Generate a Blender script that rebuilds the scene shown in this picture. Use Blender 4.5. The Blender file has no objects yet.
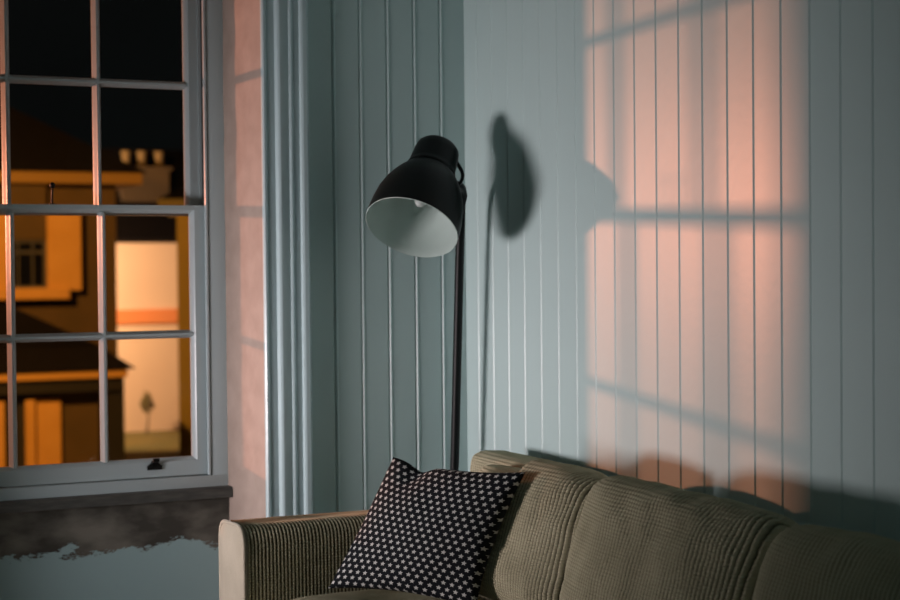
import bpy, bmesh, math, random
from math import pi, sin, cos, radians
from mathutils import Vector, Matrix, noise

random.seed(7)
S = bpy.context.scene
COL = S.collection

# ------------------------------------------------------------------ helpers
class MB:
    """collects vertices and faces, then links them as one mesh object"""
    def __init__(s): s.v = []; s.f = []
    def add(s, vs, fs):
        o = len(s.v); s.v += [tuple(p) for p in vs]; s.f += [tuple(i + o for i in f) for f in fs]
    def box(s, a, b, bev=0.0):
        bm = bmesh.new(); bmesh.ops.create_cube(bm, size=1)
        for v in bm.verts:
            v.co = Vector(((a[i] + b[i]) / 2 + v.co[i] * (b[i] - a[i])) for i in range(3))
        if bev: bmesh.ops.bevel(bm, geom=bm.edges[:], offset=bev, segments=2, affect='EDGES', profile=.5)
        s.bm(bm)
    def bm(s, bm, M=None):
        bm.verts.ensure_lookup_table(); bm.verts.index_update()
        s.add([(M @ v.co if M else v.co) for v in bm.verts], [[v.index for v in f.verts] for f in bm.faces]); bm.free()
    def prism(s, prof, o, A, B, D, closed=True):
        """profile points (a,b) spanned by A,B at o, swept by vector D"""
        o, A, B, D = map(Vector, (o, A, B, D)); n = len(prof)
        p = [o + A * a + B * b for a, b in prof]; q = [x + D for x in p]
        fs = [(i, (i + 1) % n, n + (i + 1) % n, n + i) for i in range(n if closed else n - 1)]
        if closed: fs += [tuple(range(n - 1, -1, -1)), tuple(range(n, 2 * n))]
        s.add(p + q, fs)
    def grid(s, pts, cu=False, cv=False):
        """pts[i][j]; wrap flags"""
        nu, nv = len(pts), len(pts[0])
        fs = [(i * nv + j, ((i + 1) % nu) * nv + j, ((i + 1) % nu) * nv + (j + 1) % nv, i * nv + (j + 1) % nv)
              for i in range(nu if cu else nu - 1) for j in range(nv if cv else nv - 1)]
        s.add([p for r in pts for p in r], fs)
    def tube(s, path, r, n=12, cap=True):
        path = [Vector(p) for p in path]; rings = []
        rr = r if isinstance(r, (list, tuple)) else [r] * len(path)
        up = None
        for i, p in enumerate(path):
            t = (path[min(i + 1, len(path) - 1)] - path[max(i - 1, 0)]).normalized()
            if up is None: up = t.orthogonal().normalized()
            up = (up - t * up.dot(t)).normalized(); w = t.cross(up)
            rings.append([p + (up * cos(2 * pi * k / n) + w * sin(2 * pi * k / n)) * rr[i] for k in range(n)])
        o = len(s.v); s.grid(rings, cv=True)
        if cap: s.f += [tuple(o + k for k in range(n - 1, -1, -1)), tuple(o + (len(path) - 1) * n + k for k in range(n))]
    def lathe(s, prof, o, axis, n=48):
        o = Vector(o); ax = Vector(axis).normalized(); e = ax.orthogonal().normalized(); w = ax.cross(e)
        s.grid([[o + ax * a + (e * cos(2 * pi * k / n) + w * sin(2 * pi * k / n)) * r for k in range(n)] for a, r in prof], cv=True)
    def build(s, name, mat, parent=None, smooth=None, fixn=False):
        me = bpy.data.meshes.new(name); me.from_pydata(s.v, [], s.f); me.update()
        if fixn:
            bm = bmesh.new(); bm.from_mesh(me); bmesh.ops.recalc_face_normals(bm, faces=bm.faces); bm.to_mesh(me); bm.free()
        if smooth is not None:
            me.polygons.foreach_set('use_smooth', [True] * len(me.polygons))
            if smooth < 180: me.set_sharp_from_angle(angle=radians(smooth))
        o = bpy.data.objects.new(name, me); COL.objects.link(o)
        for m in (mat if isinstance(mat, (list, tuple)) else [mat]): me.materials.append(m)
        if parent:
            o.parent = parent; o.matrix_parent_inverse = Matrix.Translation(parent.location).inverted()
        return o

def empty(name, loc=(0, 0, 0)):
    o = bpy.data.objects.new(name, None); COL.objects.link(o); o.location = loc; o.empty_display_size = .1; return o
def tag(o, label=None, cat=None, group=None, kind=None):
    if label: o['label'] = label
    if cat: o['category'] = cat
    if group: o['group'] = group
    if kind: o['kind'] = kind
    return o
def struct(o, label=None, cat=None): return tag(o, label, cat, None, 'structure')

# ------------------------------------------------------------------ materials
def mat(name, col, rough=.6, col2=None, nscale=8, bump=0., bscale=60, metal=0., spec=.5, stretch=None, sheen=0., detail=4):
    m = bpy.data.materials.new(name); m.use_nodes = True; nt = m.node_tree; N = nt.nodes; L = nt.links
    b = N['Principled BSDF']; b.inputs['Roughness'].default_value = rough; b.inputs['Metallic'].default_value = metal
    b.inputs['Specular IOR Level'].default_value = spec; b.inputs['Base Color'].default_value = (*col, 1)
    if sheen: b.inputs['Sheen Weight'].default_value = sheen; b.inputs['Sheen Roughness'].default_value = .5
    tc = N.new('ShaderNodeTexCoord'); src = tc.outputs['Object']
    if stretch:
        mp = N.new('ShaderNodeMapping'); mp.inputs['Scale'].default_value = stretch; L.new(src, mp.inputs[0]); src = mp.outputs[0]
    if col2:
        n = N.new('ShaderNodeTexNoise'); n.inputs['Scale'].default_value = nscale; n.inputs['Detail'].default_value = detail
        L.new(src, n.inputs['Vector'])
        r = N.new('ShaderNodeValToRGB'); r.color_ramp.elements[0].position = .3; r.color_ramp.elements[1].position = .7
        r.color_ramp.elements[0].color = (*col, 1); r.color_ramp.elements[1].color = (*col2, 1)
        L.new(n.outputs['Fac'], r.inputs[0]); L.new(r.outputs[0], b.inputs['Base Color'])
    if bump:
        n = N.new('ShaderNodeTexNoise'); n.inputs['Scale'].default_value = bscale; n.inputs['Detail'].default_value = 3
        L.new(src, n.inputs['Vector'])
        bp = N.new('ShaderNodeBump'); bp.inputs['Strength'].default_value = bump; bp.inputs['Distance'].default_value = .004
        L.new(n.outputs['Fac'], bp.inputs['Height']); L.new(bp.outputs[0], b.inputs['Normal'])
    return m

PAINT = (.445, .585, .578)
M_wall = mat('painted_boards', PAINT, .36, (.46, .60, .592), 3, .10, 40, spec=.38)
M_trim = mat('painted_trim', (.44, .575, .60), .28, (.45, .59, .61), 5, .08, 60, spec=.5)
M_sash = mat('sash_paint', (.46, .575, .60), .28, (.48, .59, .61), 6, .1, 60)
M_plaster = mat('bare_plaster', (.35, .285, .24), .85, (.42, .345, .295), 14, .6, 35, spec=.2, detail=8)
M_sill = mat('dark_bare_sill', (.045, .05, .047), .6, (.09, .095, .085), 14, .4, 30, stretch=(1, 4, 6))
M_ceil = mat('ceiling_paint', (.50, .60, .60), .7)
M_floor = mat('floor_boards', (.10, .06, .035), .5, (.17, .10, .06), 3, .2, 40, stretch=(8, 1, 1))
M_black = mat('black_metal', (.004, .006, .006), .45, spec=.22, bump=.03, bscale=150)
M_inner = mat('white_enamel', (.42, .52, .49), .5, spec=.4)
M_bulb = mat('bulb_glass', (.50, .56, .54), .10, spec=.7)
M_brass = mat('dark_bronze', (.012, .014, .014), .4, metal=.4)
M_cord = mat('olive_corduroy', (.42, .395, .27), .95, (.51, .48, .335), 9, .3, 260, spec=.08)
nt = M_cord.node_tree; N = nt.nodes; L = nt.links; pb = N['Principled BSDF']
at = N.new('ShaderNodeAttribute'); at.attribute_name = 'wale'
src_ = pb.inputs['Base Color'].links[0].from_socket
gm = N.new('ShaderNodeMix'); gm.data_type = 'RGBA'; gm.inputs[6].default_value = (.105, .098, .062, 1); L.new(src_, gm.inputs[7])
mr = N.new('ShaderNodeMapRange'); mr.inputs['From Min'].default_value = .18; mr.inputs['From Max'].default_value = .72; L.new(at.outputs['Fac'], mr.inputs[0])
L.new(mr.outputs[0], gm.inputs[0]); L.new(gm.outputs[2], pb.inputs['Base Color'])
def math_node(nt, op, a, b=None, c=None):
    n = nt.nodes.new('ShaderNodeMath'); n.operation = op
    for i, x in enumerate((a, b, c)):
        if x is None: continue
        if isinstance(x, (int, float)): n.inputs[i].default_value = x
        else: nt.links.new(x, n.inputs[i])
    return n.outputs[0]
tc = N.new('ShaderNodeTexCoord'); sp = N.new('ShaderNodeSeparateXYZ'); L.new(tc.outputs['Object'], sp.inputs[0])
cr = math_node(nt, 'SINE', math_node(nt, 'MULTIPLY', sp.outputs['Z'], 2 * pi / .0078))       # fine cross ridges of the weave
old = [n for n in N if n.type == 'BUMP'][0]
b2 = N.new('ShaderNodeBump'); b2.inputs['Strength'].default_value = .55; b2.inputs['Distance'].default_value = .002
L.new(cr, b2.inputs['Height']); L.new(old.outputs[0], b2.inputs['Normal']); L.new(b2.outputs[0], pb.inputs['Normal'])
M_cordp = mat('pale_arm_panel', (.33, .305, .235), .9, (.39, .36, .28), 12, .4, 200, spec=.15, sheen=.2)
M_legw = mat('dark_wood', (.05, .03, .02), .5, (.07, .045, .03), 10)

# glass: thin clear pane, mirror part by fresnel
M_glass = bpy.data.materials.new('window_glass'); M_glass.use_nodes = True
nt = M_glass.node_tree; nt.nodes.clear()
o_ = nt.nodes.new('ShaderNodeOutputMaterial'); mx = nt.nodes.new('ShaderNodeMixShader'); tr = nt.nodes.new('ShaderNodeBsdfTransparent')
gl = nt.nodes.new('ShaderNodeBsdfGlossy'); fr = nt.nodes.new('ShaderNodeFresnel'); fr.inputs[0].default_value = 1.3
gl.inputs['Roughness'].default_value = .02; tr.inputs[0].default_value = (.95, .96, .95, 1)
nt.links.new(fr.outputs[0], mx.inputs[0]); nt.links.new(tr.outputs[0], mx.inputs[1]); nt.links.new(gl.outputs[0], mx.inputs[2]); nt.links.new(mx.outputs[0], o_.inputs[0])

# flaked paint below the sill: bare dark timber where the paint has come off
M_apron = bpy.data.materials.new('flaked_paint'); M_apron.use_nodes = True
nt = M_apron.node_tree; N = nt.nodes; L = nt.links; b = N['Principled BSDF']; b.inputs['Roughness'].default_value = .6
def math_node(nt, op, a, b=None, c=None):
    n = nt.nodes.new('ShaderNodeMath'); n.operation = op
    for i, x in enumerate((a, b, c)):
        if x is None: continue
        if isinstance(x, (int, float)): n.inputs[i].default_value = x
        else: nt.links.new(x, n.inputs[i])
    return n.outputs[0]
tc = N.new('ShaderNodeTexCoord'); sp = N.new('ShaderNodeSeparateXYZ'); L.new(tc.outputs['Object'], sp.inputs[0])
mp = N.new('ShaderNodeMapping'); mp.inputs['Scale'].default_value = (1, 1, 2.0); L.new(tc.outputs['Object'], mp.inputs[0])
n1 = N.new('ShaderNodeTexNoise'); n1.inputs['Scale'].default_value = 7; n1.inputs['Detail'].default_value = 8; n1.inputs['Roughness'].default_value = .74; L.new(mp.outputs[0], n1.inputs[0])
n2 = N.new('ShaderNodeTexNoise'); n2.inputs['Scale'].default_value = 5; n2.inputs['Detail'].default_value = 9; L.new(mp.outputs[0], n2.inputs[0])
h = math_node(nt, 'ADD', sp.outputs['Z'], math_node(nt, 'MULTIPLY', math_node(nt, 'SUBTRACT', n1.outputs['Fac'], .5), .20))
fl = N.new('ShaderNodeMapRange'); fl.inputs['From Min'].default_value = .513; fl.inputs['From Max'].default_value = .519; L.new(h, fl.inputs[0])
rp = N.new('ShaderNodeValToRGB'); E_ = rp.color_ramp.elements
E_[0].position = .40; E_[0].color = (.055, .055, .046, 1); E_[1].position = .62; E_[1].color = (.20, .20, .17, 1)
L.new(n2.outputs['Fac'], rp.inputs[0])
mc = N.new('ShaderNodeMix'); mc.data_type = 'RGBA'; mc.inputs[6].default_value = (.33, .50, .52, 1)
L.new(fl.outputs[0], mc.inputs[0]); L.new(rp.outputs[0], mc.inputs[7]); L.new(mc.outputs[2], b.inputs['Base Color'])
bp = N.new('ShaderNodeBump'); bp.inputs['Strength'].default_value = .6; bp.inputs['Distance'].default_value = .004
L.new(math_node(nt, 'SUBTRACT', math_node(nt, 'MULTIPLY', n1.outputs['Fac'], .4), fl.outputs[0]), bp.inputs['Height']); L.new(bp.outputs[0], b.inputs['Normal'])

# star print (woven-in white stars on near-black navy cotton), from the pillow's UV map in metres
M_star = bpy.data.materials.new('star_print_cotton'); M_star.use_nodes = True
nt = M_star.node_tree; N = nt.nodes; L = nt.links; b = N['Principled BSDF']; b.inputs['Roughness'].default_value = .85; b.inputs['Specular IOR Level'].default_value = .15
uv = N.new('ShaderNodeTexCoord'); sp = N.new('ShaderNodeSeparateXYZ'); L.new(uv.outputs['UV'], sp.inputs[0])
ax, ay, bx, by = .0130, -.0204, .0249, -.0017
det = ax * by - bx * ay
U, V = sp.outputs['X'], sp.outputs['Y']
mm = lambda op, a, b=None: math_node(nt, op, a, b)
i_ = mm('ADD', mm('MULTIPLY', U, by / det), mm('MULTIPLY', V, -bx / det))
j_ = mm('ADD', mm('MULTIPLY', U, -ay / det), mm('MULTIPLY', V, ax / det))
fi = mm('SUBTRACT', i_, mm('ROUND', i_)); fj = mm('SUBTRACT', j_, mm('ROUND', j_))
lx = mm('ADD', mm('MULTIPLY', fi, ax), mm('MULTIPLY', fj, bx)); ly = mm('ADD', mm('MULTIPLY', fi, ay), mm('MULTIPLY', fj, by))
rad = mm('SQRT', mm('ADD', mm('MULTIPLY', lx, lx), mm('MULTIPLY', ly, ly)))
th = mm('ADD', mm('ARCTAN2', lx, ly), 8 * pi)
k5 = 2 * pi / 5
aa = mm('DIVIDE', mm('ABSOLUTE', mm('SUBTRACT', mm('MODULO', mm('ADD', th, k5 / 2), k5), k5 / 2)), k5 / 2)   # 0 at a tip, 1 in a notch
edge = mm('SUBTRACT', .0080, mm('MULTIPLY', mm('POWER', aa, .6), .0045))
ms = N.new('ShaderNodeMapRange'); ms.inputs['From Min'].default_value = -.0005; ms.inputs['From Max'].default_value = .0005
L.new(mm('SUBTRACT', edge, rad), ms.inputs[0])
mc = N.new('ShaderNodeMix'); mc.data_type = 'RGBA'; mc.inputs[6].default_value = (.004, .006, .008, 1); mc.inputs[7].default_value = (.46, .47, .45, 1)
L.new(ms.outputs[0], mc.inputs[0]); L.new(mc.outputs[2], b.inputs['Base Color'])
nz = N.new('ShaderNodeTexNoise'); nz.inputs['Scale'].default_value = 14; nz.inputs['Detail'].default_value = 3; L.new(uv.outputs['Object'], nz.inputs[0])
bp = N.new('ShaderNodeBump'); bp.inputs['Strength'].default_value = .35; bp.inputs['Distance'].default_value = .01
L.new(nz.outputs['Fac'], bp.inputs['Height']); L.new(bp.outputs[0], b.inputs['Normal'])

# ------------------------------------------------------------------ room shell
ZT = 2.75; XW = -4.4; YF = -5.7
def board_profile(t0, t1, grooves, w=.009, d=.006, peak=.5):
    """(t, depth) polyline of a boarded face with V joints"""
    p = [(t0, 0)]
    for g in sorted(grooves):
        if peak == 0 and t0 + w < g < t1 - w: p += [(g - .0125, 0), (g - .0085, -.0022), (g - .0062, -.0024), (g - .0045, -.0012), (g, .0042), (g + .0045, 0)]   # beaded joint
        elif t0 + w < g < t1 - w: p += [(g - w / 2, 0), (g - w / 2 + w * peak, d), (g + w / 2, 0)]
    return p + [(t1, 0)]
def boarded(name, o, T, Dp, t0, t1, grooves, z0, z1, thick=.12, mat_=None, mb=None, w=.009, d=.006, peak=.5):
    """wall strip: T along the wall, Dp pointing into the wall"""
    m = mb or MB(); o, T, Dp = Vector(o), Vector(T), Vector(Dp)
    pr = board_profile(t0, t1, grooves, w, d, peak); n = len(pr); Z = Vector((0, 0, 1)); vs = []
    for t, dd in pr:
        a = o + T * t
        vs += [a + Dp * dd + Z * z0, a + Dp * dd + Z * z1, a + Dp * thick + Z * z1, a + Dp * thick + Z * z0]
    fs = []
    for i in range(n - 1):
        for k in range(4): fs.append((4 * i + k, 4 * i + (k + 1) % 4, 4 * i + 4 + (k + 1) % 4, 4 * i + 4 + k))
    fs += [(3, 2, 1, 0), tuple(4 * (n - 1) + k for k in range(4))]
    m.add(vs, fs)
    return m if mb else m.build(name, mat_ or M_wall, fixn=True)

struct(boarded('wall_right', (0, 0, 0), (0, -1, 0), (1, 0, 0), 0, -YF, [.1999 + .10736 * n for n in range(-1, 52)], 0, ZT, w=.009, d=.0031),
       'pale grey-green wall of vertical tongue-and-groove boards behind the sofa', 'wall')
# window wall: two boarded strips, a piece above the opening, one below is the apron
XR, XL = -.700, -1.852          # front edges of the reveal
XRb, XLb = -.742, -1.810        # back edges of the reveal
YB = .28                        # back of the reveal (face of the box frame)
ZH = 2.50
mb = MB()
g = [.0888 + .0940 * k for k in range(0, 5)]
boarded(None, (0, 0, 0), (-1, 0, 0), (0, 1, 0), 0, .70, g, 0, ZT, .28, mb=mb, w=.0115, d=.0085, peak=0)
boarded(None, (0, 0, 0), (-1, 0, 0), (0, 1, 0), -XL, -XW, [-XL + .19 + .094 * k for k in range(30)], 0, ZT, .28, mb=mb, w=.011)
mb.box((XL, 0, ZH), (XR, .28, ZT))
mb.box((XW, .28, -.3), (-1.712, .47, ZT)); mb.box((-.795, .28, -.3), (.12, .47, ZT)); mb.box((-1.712, .28, 2.47), (-.795, .47, ZT)); mb.box((-1.712, .30, -.3), (-.795, .47, .64))
struct(mb.build('wall_back', M_wall, fixn=True), 'boarded wall with the sash window set deep in it', 'wall')
mb = MB(); mb.box((XW - .12, YF, 0), (XW, .28, ZT)); struct(mb.build('wall_left', M_wall))
mb = MB(); mb.box((XW - .12, YF - .12, 0), (.12, YF, ZT)); struct(mb.build('wall_front', M_wall))
mb = MB(); mb.box((XW - .12, YF - .12, -.1), (.12, .28, 0)); struct(mb.build('floor', M_floor))
mb = MB(); mb.box((XW - .12, YF - .12, ZT), (.12, .47, ZT + .1)); struct(mb.build('ceiling', M_ceil))
bpz = [(0, 0), (.018, 0), (.018, .13), (.012, .15), (.004, .155), (0, .155)]
mb = MB(); mb.prism(bpz, (0, 0, 0), (-1, 0, 0), (0, 0, 1), (0, YF, 0)); struct(mb.build('baseboard_right', M_trim, fixn=True))
mb = MB(); mb.prism(bpz, (-.018, 0, 0), (0, -1, 0), (0, 0, 1), (-.52, 0, 0)); struct(mb.build('baseboard_back', M_trim, fixn=True))

# moulded architrave round the opening
arch = [(0, 0), (0, .012), (.004, .017), (.010, .017), (.014, .013), (.040, .013), (.046, .027), (.052, .030), (.058, .030),
        (.082, .024), (.084, .029), (.089, .031), (.094, .028), (.097, .026), (.116, .026), (.119, .038), (.125, .041), (.138, .041), (.146, .031), (.150, .020), (.152, 0)]
mb = MB(); mb.prism(arch, (XR - .001, 0, 0), (1, 0, 0), (0, -1, 0), (0, 0, ZH)); struct(mb.build('trim_1', M_trim, smooth=25, fixn=True), 'moulded upright of the window surround nearest the lamp', 'trim')
mb = MB(); mb.prism(arch, (XL + .001, 0, 0), (-1, 0, 0), (0, -1, 0), (0, 0, ZH)); struct(mb.build('trim_2', M_trim, smooth=25, fixn=True))
mb = MB(); mb.prism(arch, (XL - .152, 0, ZH), (0, 0, 1), (0, -1, 0), (XR - XL + .304, 0, 0)); struct(mb.build('trim_3', M_trim, smooth=25, fixn=True))

# ------------------------------------------------------------------ window
win = struct(empty('window_1', ((XR + XL) / 2, .3, .66)), 'white six-over-six sash window in a deep bare plaster reveal', 'window')
def reveal(xa, xb):
    m = MB(); pts = []
    sg = 1 if xa > -1.2 else -1
    for i in range(13):
        t = i / 12; row = []
        for j in range(61):
            z = .0 + ZH * j / 60
            w = .0025 * (noise.noise(Vector((t * 3 + sg * 7, z * 9, 1))) + .6 * noise.noise(Vector((t * 9, z * 26, sg)))) * (1 if 0 < i < 12 else 0)
            row.append((xa + (xb - xa) * t + w, YB * t + .001, z))
        pts.append(row)
    m.grid(pts); return m.build('reveal', M_plaster, win, smooth=60)
reveal(XR, XRb); reveal(XL, XLb)
mb = MB(); mb.add([(XL, .001, ZH - .001), (XR, .001, ZH - .001), (XRb, YB, ZH - .001), (XLb, YB, ZH - .001)], [(0, 1, 2, 3)]); mb.build('reveal', M_plaster, win)
# box frame: linings left, right, head, bottom board
mb = MB()
YFm = .268
SXo, SXi = -.797, -.849         # lower sash: outer edge, glass edge (right)
mir = lambda x: -2.552 - x
mb.box((SXo + .002, YFm, .674), (XRb + .03, .40, ZH), .003)
mb.box((mir(XRb + .02), YFm, .674), (mir(SXo + .002), .40, ZH), .003)
mb.box((mir(SXo), YFm, 2.455), (SXo, .40, ZH), .003)
mb.box((mir(XRb + .03), YFm - .001, .650), (XRb + .03, .40, .728), .003)
for sx in (SXo, mir(SXo)):
    d = -1 if sx > -1.2 else 1
    mb.box((min(sx, sx + d * .009), YFm - .004, .728), (max(sx, sx + d * .009), YFm + .014, 2.455), .003)    # staff bead
    mb.box((min(sx, sx + d * .010), .326, .728), (max(sx, sx + d * .010), .330, 2.455))                       # parting bead
mb.build('frame', M_sash, win, smooth=35)
mb = MB(); mb.prism([(.0, 0), (.05, -.004), (.05, .030), (.045, .034), (.008, .034), (.0, .026)], (XLb - .012, .232, .657), (0, 1, 0), (0, 0, 1), (XRb - XLb + .019, 0, 0)); 
mb.build('sill', M_sill, win, fixn=True)
mb = MB(); mb.box((XLb - .03, .262, .0), (XRb + .03, .30, .660)); mb.build('apron_panel', M_apron, win)

BAR = [(-.0035, 0), (.0035, 0), (.0045, .004), (.012, .018), (.013, .022), (.013, .027), (.006, .036), (-.006, .036), (-.013, .027), (-.013, .022), (-.012, .018), (-.0045, .004)]
def sash(name, yf, z_bot, z_bot_glass, z_top_glass, z_top, z_bar):
    m = MB(); xi, xo = SXi, SXo; xl, xlo = mir(SXi), mir(SXo); t = .040
    cham = lambda sg: [(0, 0), (.040, 0), (.044, .003), (.053, .017), (.053, .028), (.047, t), (0, t)]
    m.prism(cham(1), (xo, yf, z_bot), (-1, 0, 0), (0, 1, 0), (0, 0, z_top - z_bot))
    m.prism(cham(1), (xlo, yf, z_bot), (1, 0, 0), (0, 1, 0), (0, 0, z_top - z_bot))
    hb = z_bot_glass - z_bot; ht = z_top - z_top_glass
    cb = lambda h: [(0, 0), (h - .012, 0), (h - .009, .003), (h, .017), (h, .028), (h - .006, t), (0, t)]
    m.prism(cb(hb), (xlo + .04, yf, z_bot), (0, 0, 1), (0, 1, 0), (xo - xlo - .08, 0, 0))
    m.prism(cb(ht), (xlo + .04, yf, z_top), (0, 0, -1), (0, 1, 0), (xo - xlo - .08, 0, 0))
    s_ = m.build(name, M_sash, win, smooth=30, fixn=True)
    for bx_ in (-1.134, -1.418):
        mm_ = MB(); mm_.prism(BAR, (bx_, yf, z_bot_glass - .004), (1, 0, 0), (0, 1, 0), (0, 0, z_top_glass - z_bot_glass + .008)); mm_.build('glazing_bar', M_sash, s_, smooth=30, fixn=True)
    mm_ = MB(); mm_.prism(BAR, (xl - .004, yf + .0004, z_bar), (0, 0, 1), (0, 1, 0), (xi - xl + .008, 0, 0)); mm_.build('glazing_bar', M_sash, s_, smooth=30, fixn=True)
    gm = MB(); gm.box((xl - .006, yf + .0235, z_bot_glass - .006), (xi + .006, yf + .0265, z_top_glass + .006)); gm.build('glass', M_glass, s_)
    return s_
low = sash('lower_sash', .285, .731, .790, 1.578, 1.604, 1.188)
upp = sash('upper_sash', .331, 1.572, 1.604, 2.395, 2.452, 1.997)
# parenting helper offsets: children of sashes sit in world space (sash origin equals world origin relative to window)
# catch on the meeting rail
mb = MB(); mb.box((-1.297, .297, 1.602), (-1.279, .314, 1.608), .002)
mb.tube([(-1.288, .305, 1.606), (-1.288, .303, 1.632), (-1.287, .301, 1.652)], [.0038, .0030, .0034], 10)
bm = bmesh.new(); bmesh.ops.create_uvsphere(bm, u_segments=14, v_segments=10, radius=.0085); mb.bm(bm, Matrix.Translation((-1.287, .300, 1.664)) @ Matrix.Diagonal((1, 1, 1.25, 1)))
mb.build('sash_fastener', M_brass, win, smooth=40)['label'] = 'small dark ball-headed catch on the meeting rail'
# hook lift on the bottom rail
mb = MB(); mb.prism([(-.024, -.002), (.024, -.002), (.024, .010), (.012, .020), (.010, .026), (-.010, .026), (-.012, .020), (-.024, .010)], (-.979, .285, .757), (1, 0, 0), (0, 0, 1), (0, -.006, 0))
mb.prism([(0, 0), (.004, 0), (.010, .014), (.024, .018), (.026, .028), (.022, .029), (.018, .023), (.004, .020)], (-.989, .282, .765), (0, -1, 0), (0, 0, 1), (.020, 0, 0))
mb.build('sash_lift', M_brass, win, fixn=True)['label'] = 'small black hook lift on the bottom rail'

# ------------------------------------------------------------------ floor lamp
LP = Vector((-.15, -.17, 0))
lamp = tag(empty('floor_lamp', (-.155, -.175, 0)), 'black metal floor lamp with tilted dome shade in the corner behind the sofa', 'lamp')
C0 = Vector((-.366, -.393, 1.515)); NX = Vector((-.468, -.398, -.79)).normalized(); UPx = -NX
mb = MB(); mb.lathe([(0, 0), (0, .145), (.004, .15), (.018, .15), (.024, .145), (.026, .03), (.034, .018), (.036, 0)], (-.160, -.165, 0), (0, 0, 1), 48); mb.build('base', M_black, lamp, smooth=35, fixn=True)
mb = MB()
mb.tube([(-.112, -.068, .03), (-.107, -.131, .82), (-.107, -.177, 1.419), (-.107, -.190, 1.56), (-.109, -.197, 1.595), (-.110, -.214, 1.622), (-.128, -.242, 1.642), (-.155, -.275, 1.650), (-.182, -.297, 1.650)], .0142, 16)
mb.build('pole', M_black, lamp, smooth=40)
outer = [(0, .150), (.03, .1495), (.065, .147), (.10, .142), (.135, .132), (.165, .119), (.19, .105), (.21, .092), (.222, .0805), (.226, .0825), (.232, .0825), (.236, .079), (.25, .0775), (.30, .0745), (.322, .071), (.334, .062), (.341, .045), (.344, .02), (.3445, .0005)]
mb = MB(); mb.lathe([(a * .95, r_ * .95) for a, r_ in outer], C0, UPx, 64); mb.build('shade', M_black, lamp, smooth=50, fixn=True)
inner = [(0, .150), (-.0015, .1485), (.001, .1475), (.03, .147), (.065, .1445), (.10, .1375), (.135, .1245), (.165, .1095), (.19, .094), (.21, .06), (.212, .0005)]
mb = MB(); mb.lathe([(a * .95, r_ * .95) for a, r_ in inner], C0, UPx, 64); o = mb.build('shade_lining', M_inner, lamp, smooth=50, fixn=True); o['label'] = 'white enamelled inside of the shade'
mb = MB(); mb.lathe([(.084, .0005), (.085, .006), (.089, .012), (.098, .017), (.112, .019), (.137, .017), (.150, .0145), (.165, .013), (.195, .013)], C0, UPx, 24); mb.build('bulb', M_bulb, lamp, smooth=60, fixn=True)
# bracket: bent strap between the cap and the pole head
# points measured on the lamp head in the room
strap = [(-.190, -.285, 1.742), (-.178, -.287, 1.736), (-.166, -.290, 1.718), (-.153, -.295, 1.694), (-.150, -.297, 1.681), (-.152, -.297, 1.669), (-.158, -.296, 1.657), (-.172, -.296, 1.648), (-.200, -.300, 1.640)]
def strap_mesh(path, w, t, side):
    m = MB(); P = [Vector(p) for p in path]; rows = []
    for i, p in enumerate(P):
        tg = (P[min(i + 1, len(P) - 1)] - P[max(i - 1, 0)]).normalized(); sd = (side - tg * side.dot(tg)).normalized(); nn = tg.cross(sd)
        rows.append([p + sd * w / 2 * a + nn * t / 2 * b_ for a, b_ in ((-1, -1), (1, -1), (1, 1), (-1, 1))])
    o = len(m.v); m.grid(rows, cv=True); k = o + 4 * (len(P) - 1); m.f += [(o + 3, o + 2, o + 1, o), (k, k + 1, k + 2, k + 3)]
    return m
strap_mesh(strap, .018, .0105, Vector((-.42, -.90, .1))).build('bracket', M_black, lamp, smooth=40, fixn=True)
mb = MB(); mb.lathe([(-.006, 0), (-.006, .011), (.006, .011), (.006, 0)], (-.182, -.286, 1.738), (.42, .90, 0), 16); mb.build('hinge_screw', M_black, lamp, smooth=40, fixn=True)

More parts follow.
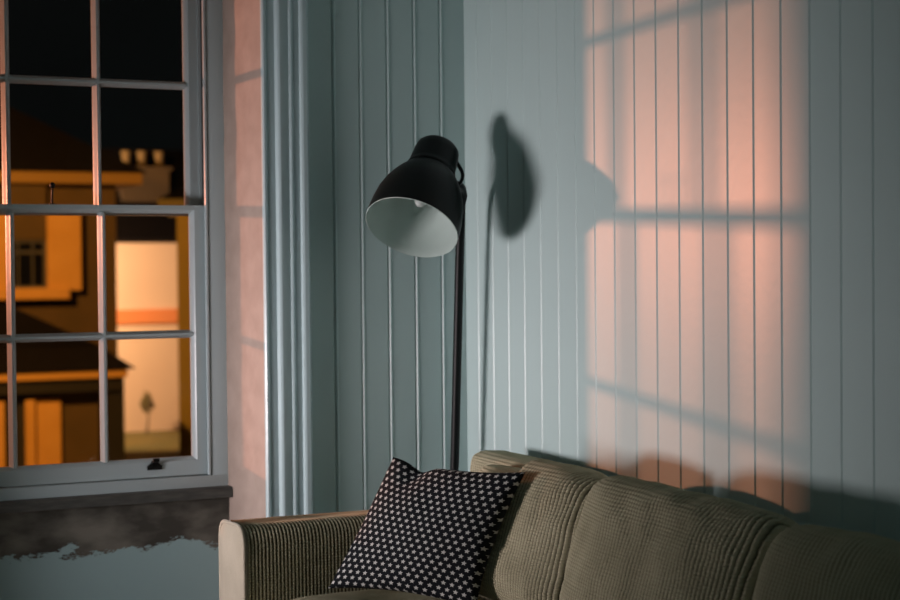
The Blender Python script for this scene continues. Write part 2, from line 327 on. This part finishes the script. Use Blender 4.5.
# ------------------------------------------------------------------ sofa
sofa = tag(empty('sofa', (-.52, -1.75, 0)), 'olive-beige ribbed corduroy three-seat sofa along the boarded wall', 'sofa')
PITCH = .0126
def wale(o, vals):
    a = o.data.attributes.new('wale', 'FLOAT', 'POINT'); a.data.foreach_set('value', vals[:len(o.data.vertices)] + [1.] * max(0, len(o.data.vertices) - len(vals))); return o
def rib(x, pitch=PITCH):
    return .58 * pitch * (abs(sin(pi * x / pitch)) ** .85 - .7)      # half-round wales, narrow furrows
def se(a, e): return math.copysign(abs(a) ** e, a)
def cushion(name, y0, y1, seed, cd, cz, th, hh, tilt, nu=440, nv=110, slump=False):
    """plump box cushion; ribs run round it in planes y = const"""
    yc, hw = (y0 + y1) / 2, abs(y1 - y0) / 2; rows = []; wl = []
    ct, st = cos(tilt), sin(tilt)
    for i in range(nu + 1):
        u = -1 + 2 * i / nu
        uu = .8 * u + .2 * sin(u * pi / 2)                # denser near the ends
        end = max(0., 1 - abs(uu) ** 7) ** (1 / 2.8)
        row = []
        for j in range(nv):
            t = 2 * pi * j / nv
            a, b = se(cos(t), .55), se(sin(t), .50)
            crown = 1 + .10 * (1 - uu * uu)
            fx = a * th / 2 * crown * (.16 + .84 * end); fz = b * hh / 2 * (.80 + .20 * end) * (1 + .035 * (1 - uu * uu))
            if abs(uu) > .9999: fx *= .9; fz *= .97
            y = yc + uu * hw * (1 - .012 * abs(b) ** 3)
            p = Vector((seed, uu * 2.2, t * 1.1))
            wob = .008 * noise.noise(p * 1.3) + .006 * noise.noise(Vector((seed + 5, uu * 5, b * 3 + a)))
            fx += wob * a; fz += wob * .8 * b
            yr = y + .005 * noise.noise(Vector((seed * 3 + uu * 1.5, b * 1.6, a * 1.2)))
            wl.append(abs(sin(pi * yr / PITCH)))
            r = rib(yr) * (1 if end > .5 else end * 2) + .0005 * cos(t * nv / 3)
            l = math.hypot(a / th, b / hh) or 1
            fx += r * (a / th) / l; fz += r * (b / hh) / l
            px_, pz_ = cd + fx * ct + fz * st, cz + fz * ct - fx * st
            if slump:                                         # the half behind the pillow is pushed back and sunk
                k = min(1, max(0, (y + 1.10) / .16)); k = k * k * (3 - 2 * k); hgt = max(0, (pz_ - .5) / .38)
                px_ += .035 * k * hgt; pz_ -= .045 * k * hgt
            row.append((px_, y, pz_))
        rows.append(row)
    m = MB(); m.grid(rows, cv=True); n = len(m.v)
    m.f += [tuple(range(nv)), tuple(range(n - 1, n - 1 - nv, -1))]
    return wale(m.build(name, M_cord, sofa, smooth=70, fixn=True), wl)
YS = [-.655, -1.385, -2.11, -2.835]
for k in range(3):
    cushion('back_cushion', YS[k] - .004, YS[k + 1] + .004, 11 + 7 * k, (-.312, -.324, -.326)[k], (.692, .698, .690)[k], (.205, .215, .215)[k], .380, radians(18), slump=(k == 0))
for k in range(3):
    cushion('seat_cushion', YS[k] - .003, YS[k + 1] + .003, 41 + 5 * k, -.675, .428, .60, .175, 0, nu=330, nv=80)
def ribbed_loft(name, prof, x0, x1, axis, matl, pitch=.0104, n_per=8, wobble=.004, seed=0):
    """profile swept along an axis with ribs running round the profile"""
    L_ = abs(x1 - x0); n = int(L_ / pitch * n_per); P = [Vector((a, b, 0)) for a, b in prof]; rows = []; wl = []
    nr = []
    for i, p in enumerate(P):
        t = (P[min(i + 1, len(P) - 1)] - P[max(i - 1, 0)]).normalized(); nr.append(Vector((-t.y, t.x, 0)))
    for i in range(n + 1):
        s = x0 + (x1 - x0) * i / n; row = []
        for j, p in enumerate(P):
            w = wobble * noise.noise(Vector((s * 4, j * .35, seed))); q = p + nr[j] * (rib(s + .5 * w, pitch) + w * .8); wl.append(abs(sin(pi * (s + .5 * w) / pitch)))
            if axis == 'y':                                   # the top rail dips behind the cushions
                k = min(1, max(0, (-.80 - s) / .35)); k = k * k * (3 - 2 * k); q.y -= .040 * k * max(0, (q.y - .6) / .24)
            row.append((s, q.x, q.y) if axis == 'x' else (q.x, s, q.y))
        rows.append(row)
    m = MB(); m.grid(rows); m.f += [tuple(range(len(P))), tuple(range(n * len(P) + len(P) - 1, n * len(P) - 1, -1))]
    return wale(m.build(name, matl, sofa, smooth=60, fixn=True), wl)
def round_prof(pts, r, n=8):
    """polyline with rounded corners (r per inner corner)"""
    out = [pts[0]]
    for i in range(1, len(pts) - 1):
        p, a, b = Vector(pts[i]), Vector(pts[i - 1]), Vector(pts[i + 1]); ri = r[i - 1]
        da, db = (a - p).normalized(), (b - p).normalized(); p0, p1 = p + da * ri, p + db * ri
        for k in range(n + 1):
            t = k / n; q = p0 * (1 - t) ** 2 + p * 2 * t * (1 - t) + p1 * t * t; out.append((q.x, q.y))
    out.append(pts[-1]); res = []
    for a, b in zip(out, out[1:]):
        d = math.dist(a, b); k = max(1, int(d / .03))
        res += [(a[0] + (b[0] - a[0]) * t / k, a[1] + (b[1] - a[1]) * t / k) for t in range(k)]
    return res + [out[-1]]
def arm(yi, yo):
    pr = round_prof([(yi, .10), (yi, .703), (yo, .694), (yo, .10)], [.065, .055])
    if yi > yo: pass
    a = ribbed_loft('arm', pr, -.965, -.20, 'x', M_cord, seed=yi)
    # front panel: same outline, slightly proud, in smooth cloth, with a welt round it
    m = MB(); c = (yi + yo) / 2
    ins = [(c + (y - c) * .90, z - .010 if z > .3 else z) for y, z in pr]
    n = len(ins); vs = [(-.965, y, z) for y, z in pr] + [(-.977, c + (y - c) * .97, z - .003) for y, z in pr] + [(-.982, y, z) for y, z in ins] + [(-.9825, c + (y - c) * .4, max(.10, .10 + (z - .10) * .8)) for y, z in pr]
    fs = [(k * n + i, k * n + i + 1, (k + 1) * n + i + 1, (k + 1) * n + i) for k in range(3) for i in range(n - 1)] + [tuple(3 * n + i for i in range(n))]
    m.add(vs, fs); m.build('front_panel', M_cordp, a, smooth=40, fixn=True)['label'] = 'pale smooth front panel of the arm'
    m = MB(); m.tube([(-.976, c + (y - c) * 1.0, z + (.001 if z > .6 else 0)) for y, z in pr], .0055, 8); m.build('piping', M_cordp, a, smooth=60)
arm(-.645, -.425); arm(-3.065, -2.845)
pr = round_prof([(-.225, .12), (-.195, .842), (-.052, .836), (-.052, .12)], [.045, .04])
ribbed_loft('backrest', pr, -.43, -3.06, 'y', M_cord, pitch=PITCH, seed=3)
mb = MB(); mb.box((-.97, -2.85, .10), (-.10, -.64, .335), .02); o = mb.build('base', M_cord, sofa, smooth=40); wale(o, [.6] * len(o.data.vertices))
for x, y in ((-.93, -.52), (-.93, -2.97), (-.14, -.52), (-.14, -2.97)):
    mb = MB(); mb.lathe([(0, 0), (0, .022), (.105, .03), (.105, 0)], (x, y, 0), (0, 0, 1), 16); mb.build('leg', M_legw, sofa, smooth=40, fixn=True)

# ------------------------------------------------------------------ star pillow
def pillow():
    BL, BR, TR, TL = map(Vector, ((-.766, -.720, .534), (-.500, -1.082, .524), (-.396, -1.166, .876), (-.600, -.788, .887)))
    n = 60; sz = .44; m = MB(); uvs = []
    nrm = ((BR - BL).cross(TL - BL)).normalized()
    for side in (1, -1):
        rows = []
        for i in range(n + 1):
            u = i / n; row = []
            for j in range(n + 1):
                v = j / n
                # edges pulled in between the corners
                du, dv = 4 * u * (1 - u), 4 * v * (1 - v)
                uu = u + .035 * dv * (.5 - u) * 2 ; vv = v + .045 * du * (.5 - v) * 2
                p = BL * (1 - uu) * (1 - vv) + BR * uu * (1 - vv) + TR * uu * vv + TL * (1 - uu) * vv
                b = (max(0, du) ** .42) * (max(0, dv) ** .42)
                d = .072 * b * (1.0 if side > 0 else .55)
                # creases drawn from the corners, slump at the upper left
                d += .006 * noise.noise(Vector((u * 4.2, v * 4.2, side * 3))) * b + .004 * noise.noise(Vector((u * 9, v * 5, 8))) * b
                d -= .020 * math.exp(-((u - .26) ** 2 + (v - .93) ** 2) / .010) * (side > 0)
                d -= .012 * math.exp(-((u - .80) ** 2 / .02 + (v - .10) ** 2 / .006)) * (side > 0)
                drop = .020 * math.exp(-((u - .24) ** 2) / .008) * v ** 8
                row.append(p + nrm * d * side - Vector((0, 0, drop)))
            rows.append(row)
        m.grid(rows)
        uvs += [(i / n * sz, j / n * sz) for i in range(n + 1) for j in range(n + 1)]
    o = m.build('throw_pillow', M_star, None, smooth=180)
    lay = o.data.uv_layers.new(name='UVMap')
    for lp in o.data.loops: lay.data[lp.index].uv = uvs[lp.vertex_index]
    bm = bmesh.new(); bm.from_mesh(o.data); bmesh.ops.remove_doubles(bm, verts=bm.verts, dist=.0004); bmesh.ops.recalc_face_normals(bm, faces=bm.faces); bm.to_mesh(o.data); bm.free()
    ed = MB()
    return tag(o, 'black throw pillow printed with small white stars, propped in the sofa corner', 'pillow')
pil = pillow()

# ------------------------------------------------------------------ outside (the room is upstairs, the ground lies 3.4 m below)
M_hwall = mat('shaded_brown_render', (.085, .050, .014), .9, (.11, .062, .018), 1.5)  # house faces turned from the street lamp, their shade put into the colour
M_hpan = mat('lit_ochre_surround', (.62, .30, .06), .85, (.68, .34, .08), 2)  # faces towards the street lamp, painted brighter as if lit
M_roof = mat('dark_slate', (.010, .008, .007), .95, (.014, .011, .010), 6, spec=0)
M_fasc = mat('ochre_gutter', (.60, .30, .06), .7)
M_fasc2 = mat('brown_fascia', (.30, .16, .03), .8)
M_dark = mat('dark_joinery_and_shade', (.02, .016, .012), .5)
M_white = mat('cream_wall', (.86, .66, .46), .9, (.80, .60, .42), .6)
M_band = mat('terracotta_band', (.85, .30, .10), .9)
M_oliv = mat('olive_render', (.42, .28, .06), .9, (.36, .24, .05), 1.2)
M_lawn = mat('dry_lawn', (.10, .10, .025), .95, (.17, .13, .03), .8)
M_leaf = mat('olive_leaf', (.16, .13, .04), .8)
M_pot = mat('chimney_clay', (.22, .15, .06), .9)
M_bark = mat('bark', (.05, .035, .02), .9)
GZ = -3.45
mb = MB(); mb.box((-30, .6, GZ - .2), (60, 70, GZ)); struct(mb.build('ground', M_lawn), 'dry lawn and yard below the window', 'ground')

YH = 34.0
house = tag(empty('neighbouring_house', (4.5, YH, GZ)), 'two-storey house coloured lamp-lit ochre and shaded brown with dark roof seen through the window', 'house')
mb = MB(); mb.box((-3, YH, GZ), (6.78, YH + 3.4, 3.5)); mb.build('wall', M_hwall, house)
mb = MB(); mb.box((-3.4, YH - .45, 3.46), (7.35, YH + 3.6, 3.75), .02); mb.build('fascia', M_fasc2, house)
mb = MB(); v = [(-3.5, YH - .55, 3.75), (7.45, YH - .55, 3.75), (7.45, YH + 3.7, 3.75), (-3.5, YH + 3.7, 3.75), (.2, YH + 1.8, 5.6), (4.3, YH + 1.8, 5.6)]
mb.add(v, [(0, 1, 5, 4), (1, 2, 5), (2, 3, 4, 5), (3, 0, 4), (3, 2, 1, 0)]); mb.build('roof', M_roof, house)
# bay: bright surround pieces with the dark sash window between
mb = MB(); mb.box((5.06, YH - .35, .90), (5.86, YH + .02, 2.90), .02); mb.box((3.30, YH - .35, .90), (4.14, YH + .02, 2.90), .02); mb.build('bay_pier', M_hpan, house)
mb = MB(); mb.box((4.14, YH - .22, 2.13), (5.06, YH + .02, 3.46)); mb.build('window_head', M_hwall, house)
mb = MB(); mb.box((3.25, YH - .46, .70), (5.55, YH + .02, .97), .02); mb.build('bay_sill', M_hpan, house)
mb = MB()
for a, b_ in (((4.14, .97), (4.21, 2.13)), ((4.99, .97), (5.06, 2.13)), ((4.21, 2.05), (4.99, 2.13)), ((4.21, .97), (4.99, 1.03)), ((4.21, 1.79), (4.99, 1.86)), ((4.38, 1.03), (4.42, 2.05)), ((4.72, 1.03), (4.76, 2.05))):
    mb.box((a[0], YH - .14, a[1]), (b_[0], YH - .06, b_[1]))
wf = mb.build('window', mat('grey_window_frame', (.07, .06, .05), .6), house)
mb = MB(); mb.box((4.21, YH - .10, 1.03), (4.99, YH - .08, 2.05)); mb.build('pane', mat('dark_pane', (.004, .004, .005), .2), wf)

YP = 31.0
porch = tag(empty('lean_to', (4.2, YP, GZ)), 'low ochre lean-to with dark hipped roof in front of the house', 'lean-to')
k = (YP + 4.73) / (YH + 4.73)
X = lambda x: -2.263 + (x + 2.263) * k
mb = MB(); mb.box((X(1.0), YP + .5, GZ), (X(6.42), YH - .5, -1.15)); mb.build('wall', M_hwall, porch)
mb = MB(); mb.box((X(4.60), YP + .28, GZ), (X(4.82), YP + .5, -1.5)); mb.box((X(4.82), YP + .38, GZ), (X(5.46), YP + .5, -1.5)); mb.box((X(3.6), YP + .3, GZ), (X(4.10), YP + .5, -1.5)); mb.build('pilaster', M_hpan, porch)
mb = MB(); mb.box((X(4.10), YP + .42, GZ), (X(4.60), YP + .5, -1.42)); mb.build('door', M_dark, porch)
mb = MB(); mb.box((X(6.40), YP + .2, GZ), (X(6.98), YP + .6, -1.12)); mb.build('corner_post', M_dark, porch)
mb = MB(); mb.box((X(1.0), YP - .02, -1.05), (X(7.02), YP + .12, -.86), .02); mb.build('gutter', M_fasc, porch)
mb = MB(); mb.box((X(1.0), YP + .10, -1.35), (X(6.95), YP + .5, -1.05)); mb.build('shaded_frieze', M_dark, porch)  # dark strip stands for the shade under the gutter
v = [(X(.8), YP - .08, -.86), (X(7.22), YP - .08, -.86), (X(7.22), YH - .4, -.86), (X(.8), YH - .4, -.86), (X(4.0), YH - .5, .62), (X(4.55), YH - .5, .62), (X(6.70), YH - .5, -.33), (X(6.55), YP + .9, -.36), (X(.8), YP + .9, -.36), (X(.8), YH - .5, .62)]
mb = MB(); mb.add(v, [(0, 1, 7, 8), (1, 2, 6, 7), (8, 7, 6, 5), (8, 5, 4, 9), (3, 0, 8, 9), (0, 3, 2, 1), (2, 3, 9, 4, 5, 6)]); mb.build('roof', M_roof, porch, fixn=True)

YW = 42.0; k = (YW + 4.73) / (YH + 4.73)
wb = tag(empty('white_building', (9, YW, GZ)), 'bright cream-walled building with orange band beyond the house', 'building')
mb = MB(); mb.box((X(6.0), YW, GZ), (X(9.6), YW + 6, 2.28)); mb.build('wall', M_white, wb)
mb = MB(); mb.box((X(6.0), YW - .08, -.22), (X(9.6), YW + .02, .20)); mb.build('band', M_band, wb)
mb = MB(); mb.prism([(-.3, 2.18), (-.3, 2.30), (3, 5.2), (6.3, 2.30), (6.3, 2.18)], (X(5.9), YW, 0), (0, 1, 0), (0, 0, 1), (X(9.7) - X(5.9), 0, 0)); mb.build('roof', M_roof, wb, fixn=True)

ch = MB(); ch.box((9.07, 43.0, 2.6), (10.56, 43.8, 4.50), .03); ch.box((8.99, 42.93, 4.40), (10.64, 43.87, 4.52), .02)
cho = ch.build('chimney', mat('chimney_brick', (.07, .045, .018), .9), wb)
for x in (9.31, 9.80, 10.34):
    m = MB(); m.lathe([(0, 0), (0, .155), (.07, .16), (.10, .13), (.36, .12), (.40, .15), (.48, .15), (.48, .08)], (x, 43.4, 4.52), (0, 0, 1), 16); m.build('chimney_pot', M_pot, cho, smooth=40, fixn=True)

ob = tag(empty('olive_building', (9.5, 34, GZ)), 'olive-rendered building edge at the right side of the window view', 'building')
foot = lambda x0, x1, y0, y1, sk: [(x0, y0), (x1, y0), (x1 + sk, y1), (x0 + sk, y1)]      # the building stands askew to the house
mb = MB(); mb.prism(foot(8.30, 12, 0, 5, 1.6), (0, YH, GZ), (1, 0, 0), (0, 1, 0), (0, 0, 2.80 - GZ)); mb.build('wall', M_oliv, ob, fixn=True)
mb = MB(); mb.prism(foot(7.75, 12.3, -.3, 5.3, 1.8), (0, YH, 2.88), (1, 0, 0), (0, 1, 0), (0, 0, .24)); mb.prism(foot(8.25, 12.1, -.1, 5.1, 1.6), (0, YH, 2.8), (1, 0, 0), (0, 1, 0), (0, 0, .08)); mb.build('eave', mat('olive_eave', (.20, .15, .05), .9), ob, fixn=True)
mb = MB(); mb.add([(7.75, YH - .3, 3.12), (12.3, YH - .3, 3.12), (14.1, YH + 5.3, 3.12), (9.55, YH + 5.3, 3.12), (10.2, YH + 2.5, 4.1), (11.6, YH + 2.5, 4.1)], [(0, 1, 5, 4), (1, 2, 5), (2, 3, 4, 5), (3, 0, 4), (3, 2, 1, 0)]); mb.build('roof', M_roof, ob, fixn=True)

def leafy(name, label, cat, c, r, n, seed, stem_r, leaf=.16):
    rd = random.Random(seed); root = tag(empty(name, (c[0], c[1], GZ)), label, cat); m = MB()
    for _ in range(n):
        d = Vector((rd.gauss(0, 1), rd.gauss(0, 1), rd.gauss(0, 1))).normalized(); q = Vector(c) + Vector((d.x * r[0], d.y * r[1], d.z * r[2])) * rd.uniform(.4, 1) * (.8 + .35 * noise.noise(d * 2.5 + Vector((seed, 0, 0))))
        a = Vector((rd.gauss(0, 1), rd.gauss(0, 1), rd.gauss(0, 1))).normalized(); b = a.orthogonal().normalized(); l = leaf * rd.uniform(.6, 1.2)
        m.add([q - a * l, q + b * l * .45, q + a * l, q - b * l * .45], [(0, 1, 2, 3)])
    m.build('foliage', M_leaf, root)
    m = MB(); m.tube([(c[0], c[1], GZ), (c[0] + .05, c[1], (GZ + c[2]) / 2), (c[0], c[1], c[2])], [stem_r, stem_r * .8, stem_r * .5], 10); m.build('trunk', M_bark, root, smooth=40)
    return root
leafy('shrub', 'small shrub on the lawn against the cream wall', 'shrub', (9.32, 41.3, -2.55), (.26, .25, .42), 120, 5, .03, .10)

# ------------------------------------------------------------------ light
def area(name, loc, target, size, energy, col, sx=None, shape='RECTANGLE', spread=None):
    l = bpy.data.lights.new(name, 'AREA'); l.shape = shape; l.size = size; l.size_y = sx or size; l.energy = energy; l.color = col
    if spread: l.spread = spread
    o = bpy.data.objects.new(name, l); COL.objects.link(o); o.location = loc
    o.rotation_euler = (Vector(target) - Vector(loc)).to_track_quat('-Z', 'Y').to_euler(); return o
SOD = (1, .33, .185)
area('street_lamp_light', (-6.2, 6.2, 1.83), (-.6, -.9, 1.5), .32, 500, SOD, .15)
area('screen_glow', (-3.2, -.60, .86), (0, -.27, 1.04), .85, 15, (1, .86, .88), .34, spread=radians(79))
area('room_fill_light', (-3.0, -5.2, 2.2), (-.5, -.4, .8), 1.2, 3.0, (.74, 1, .97), .9)  # added fill behind the camera, lifts the sofa arm and dark areas
area('yard_lamp_light', (-1.5, 22, 6.0), (6, 34, 0), .5, 2000, (1, .48, .12), .5)
area('cream_wall_fill_light', (3.0, 38.6, 2.2), (8, 42, 0), .5, 1500, (1, .60, .36), .5)  # unseen light added behind the house to brighten the cream wall
W = bpy.data.worlds.new('night'); S.world = W; W.use_nodes = True
W.node_tree.nodes['Background'].inputs[0].default_value = (.02, .022, .022, 1); W.node_tree.nodes['Background'].inputs[1].default_value = .12

# ------------------------------------------------------------------ camera
cam = bpy.data.cameras.new('camera'); co = bpy.data.objects.new('camera', cam); COL.objects.link(co)
cam.sensor_width = 36; cam.lens = 1586.72 / 900 * 36; cam.clip_start = .05; cam.clip_end = 200
yw, pt, ro = radians(25.0014), radians(-1.2226), radians(-.5314)
fw = Vector((sin(yw) * cos(pt), cos(yw) * cos(pt), sin(pt))); r = Vector((cos(yw), -sin(yw), 0)); u = r.cross(fw)
r2 = r * cos(ro) + u * sin(ro); u2 = -r * sin(ro) + u * cos(ro)
Mx = Matrix((r2, u2, -fw)).transposed().to_4x4(); Mx.translation = (-1.8551 * 1.22, -3.8743 * 1.22, 1.4)
co.matrix_world = Mx
cam.dof.use_dof = True; cam.dof.focus_distance = 4.15; cam.dof.aperture_fstop = 3.2
S.camera = co
vs = S.view_settings; vs.view_transform = 'Standard'; vs.look = 'None'; vs.exposure = 0; vs.gamma = 1; vs.use_curve_mapping = False
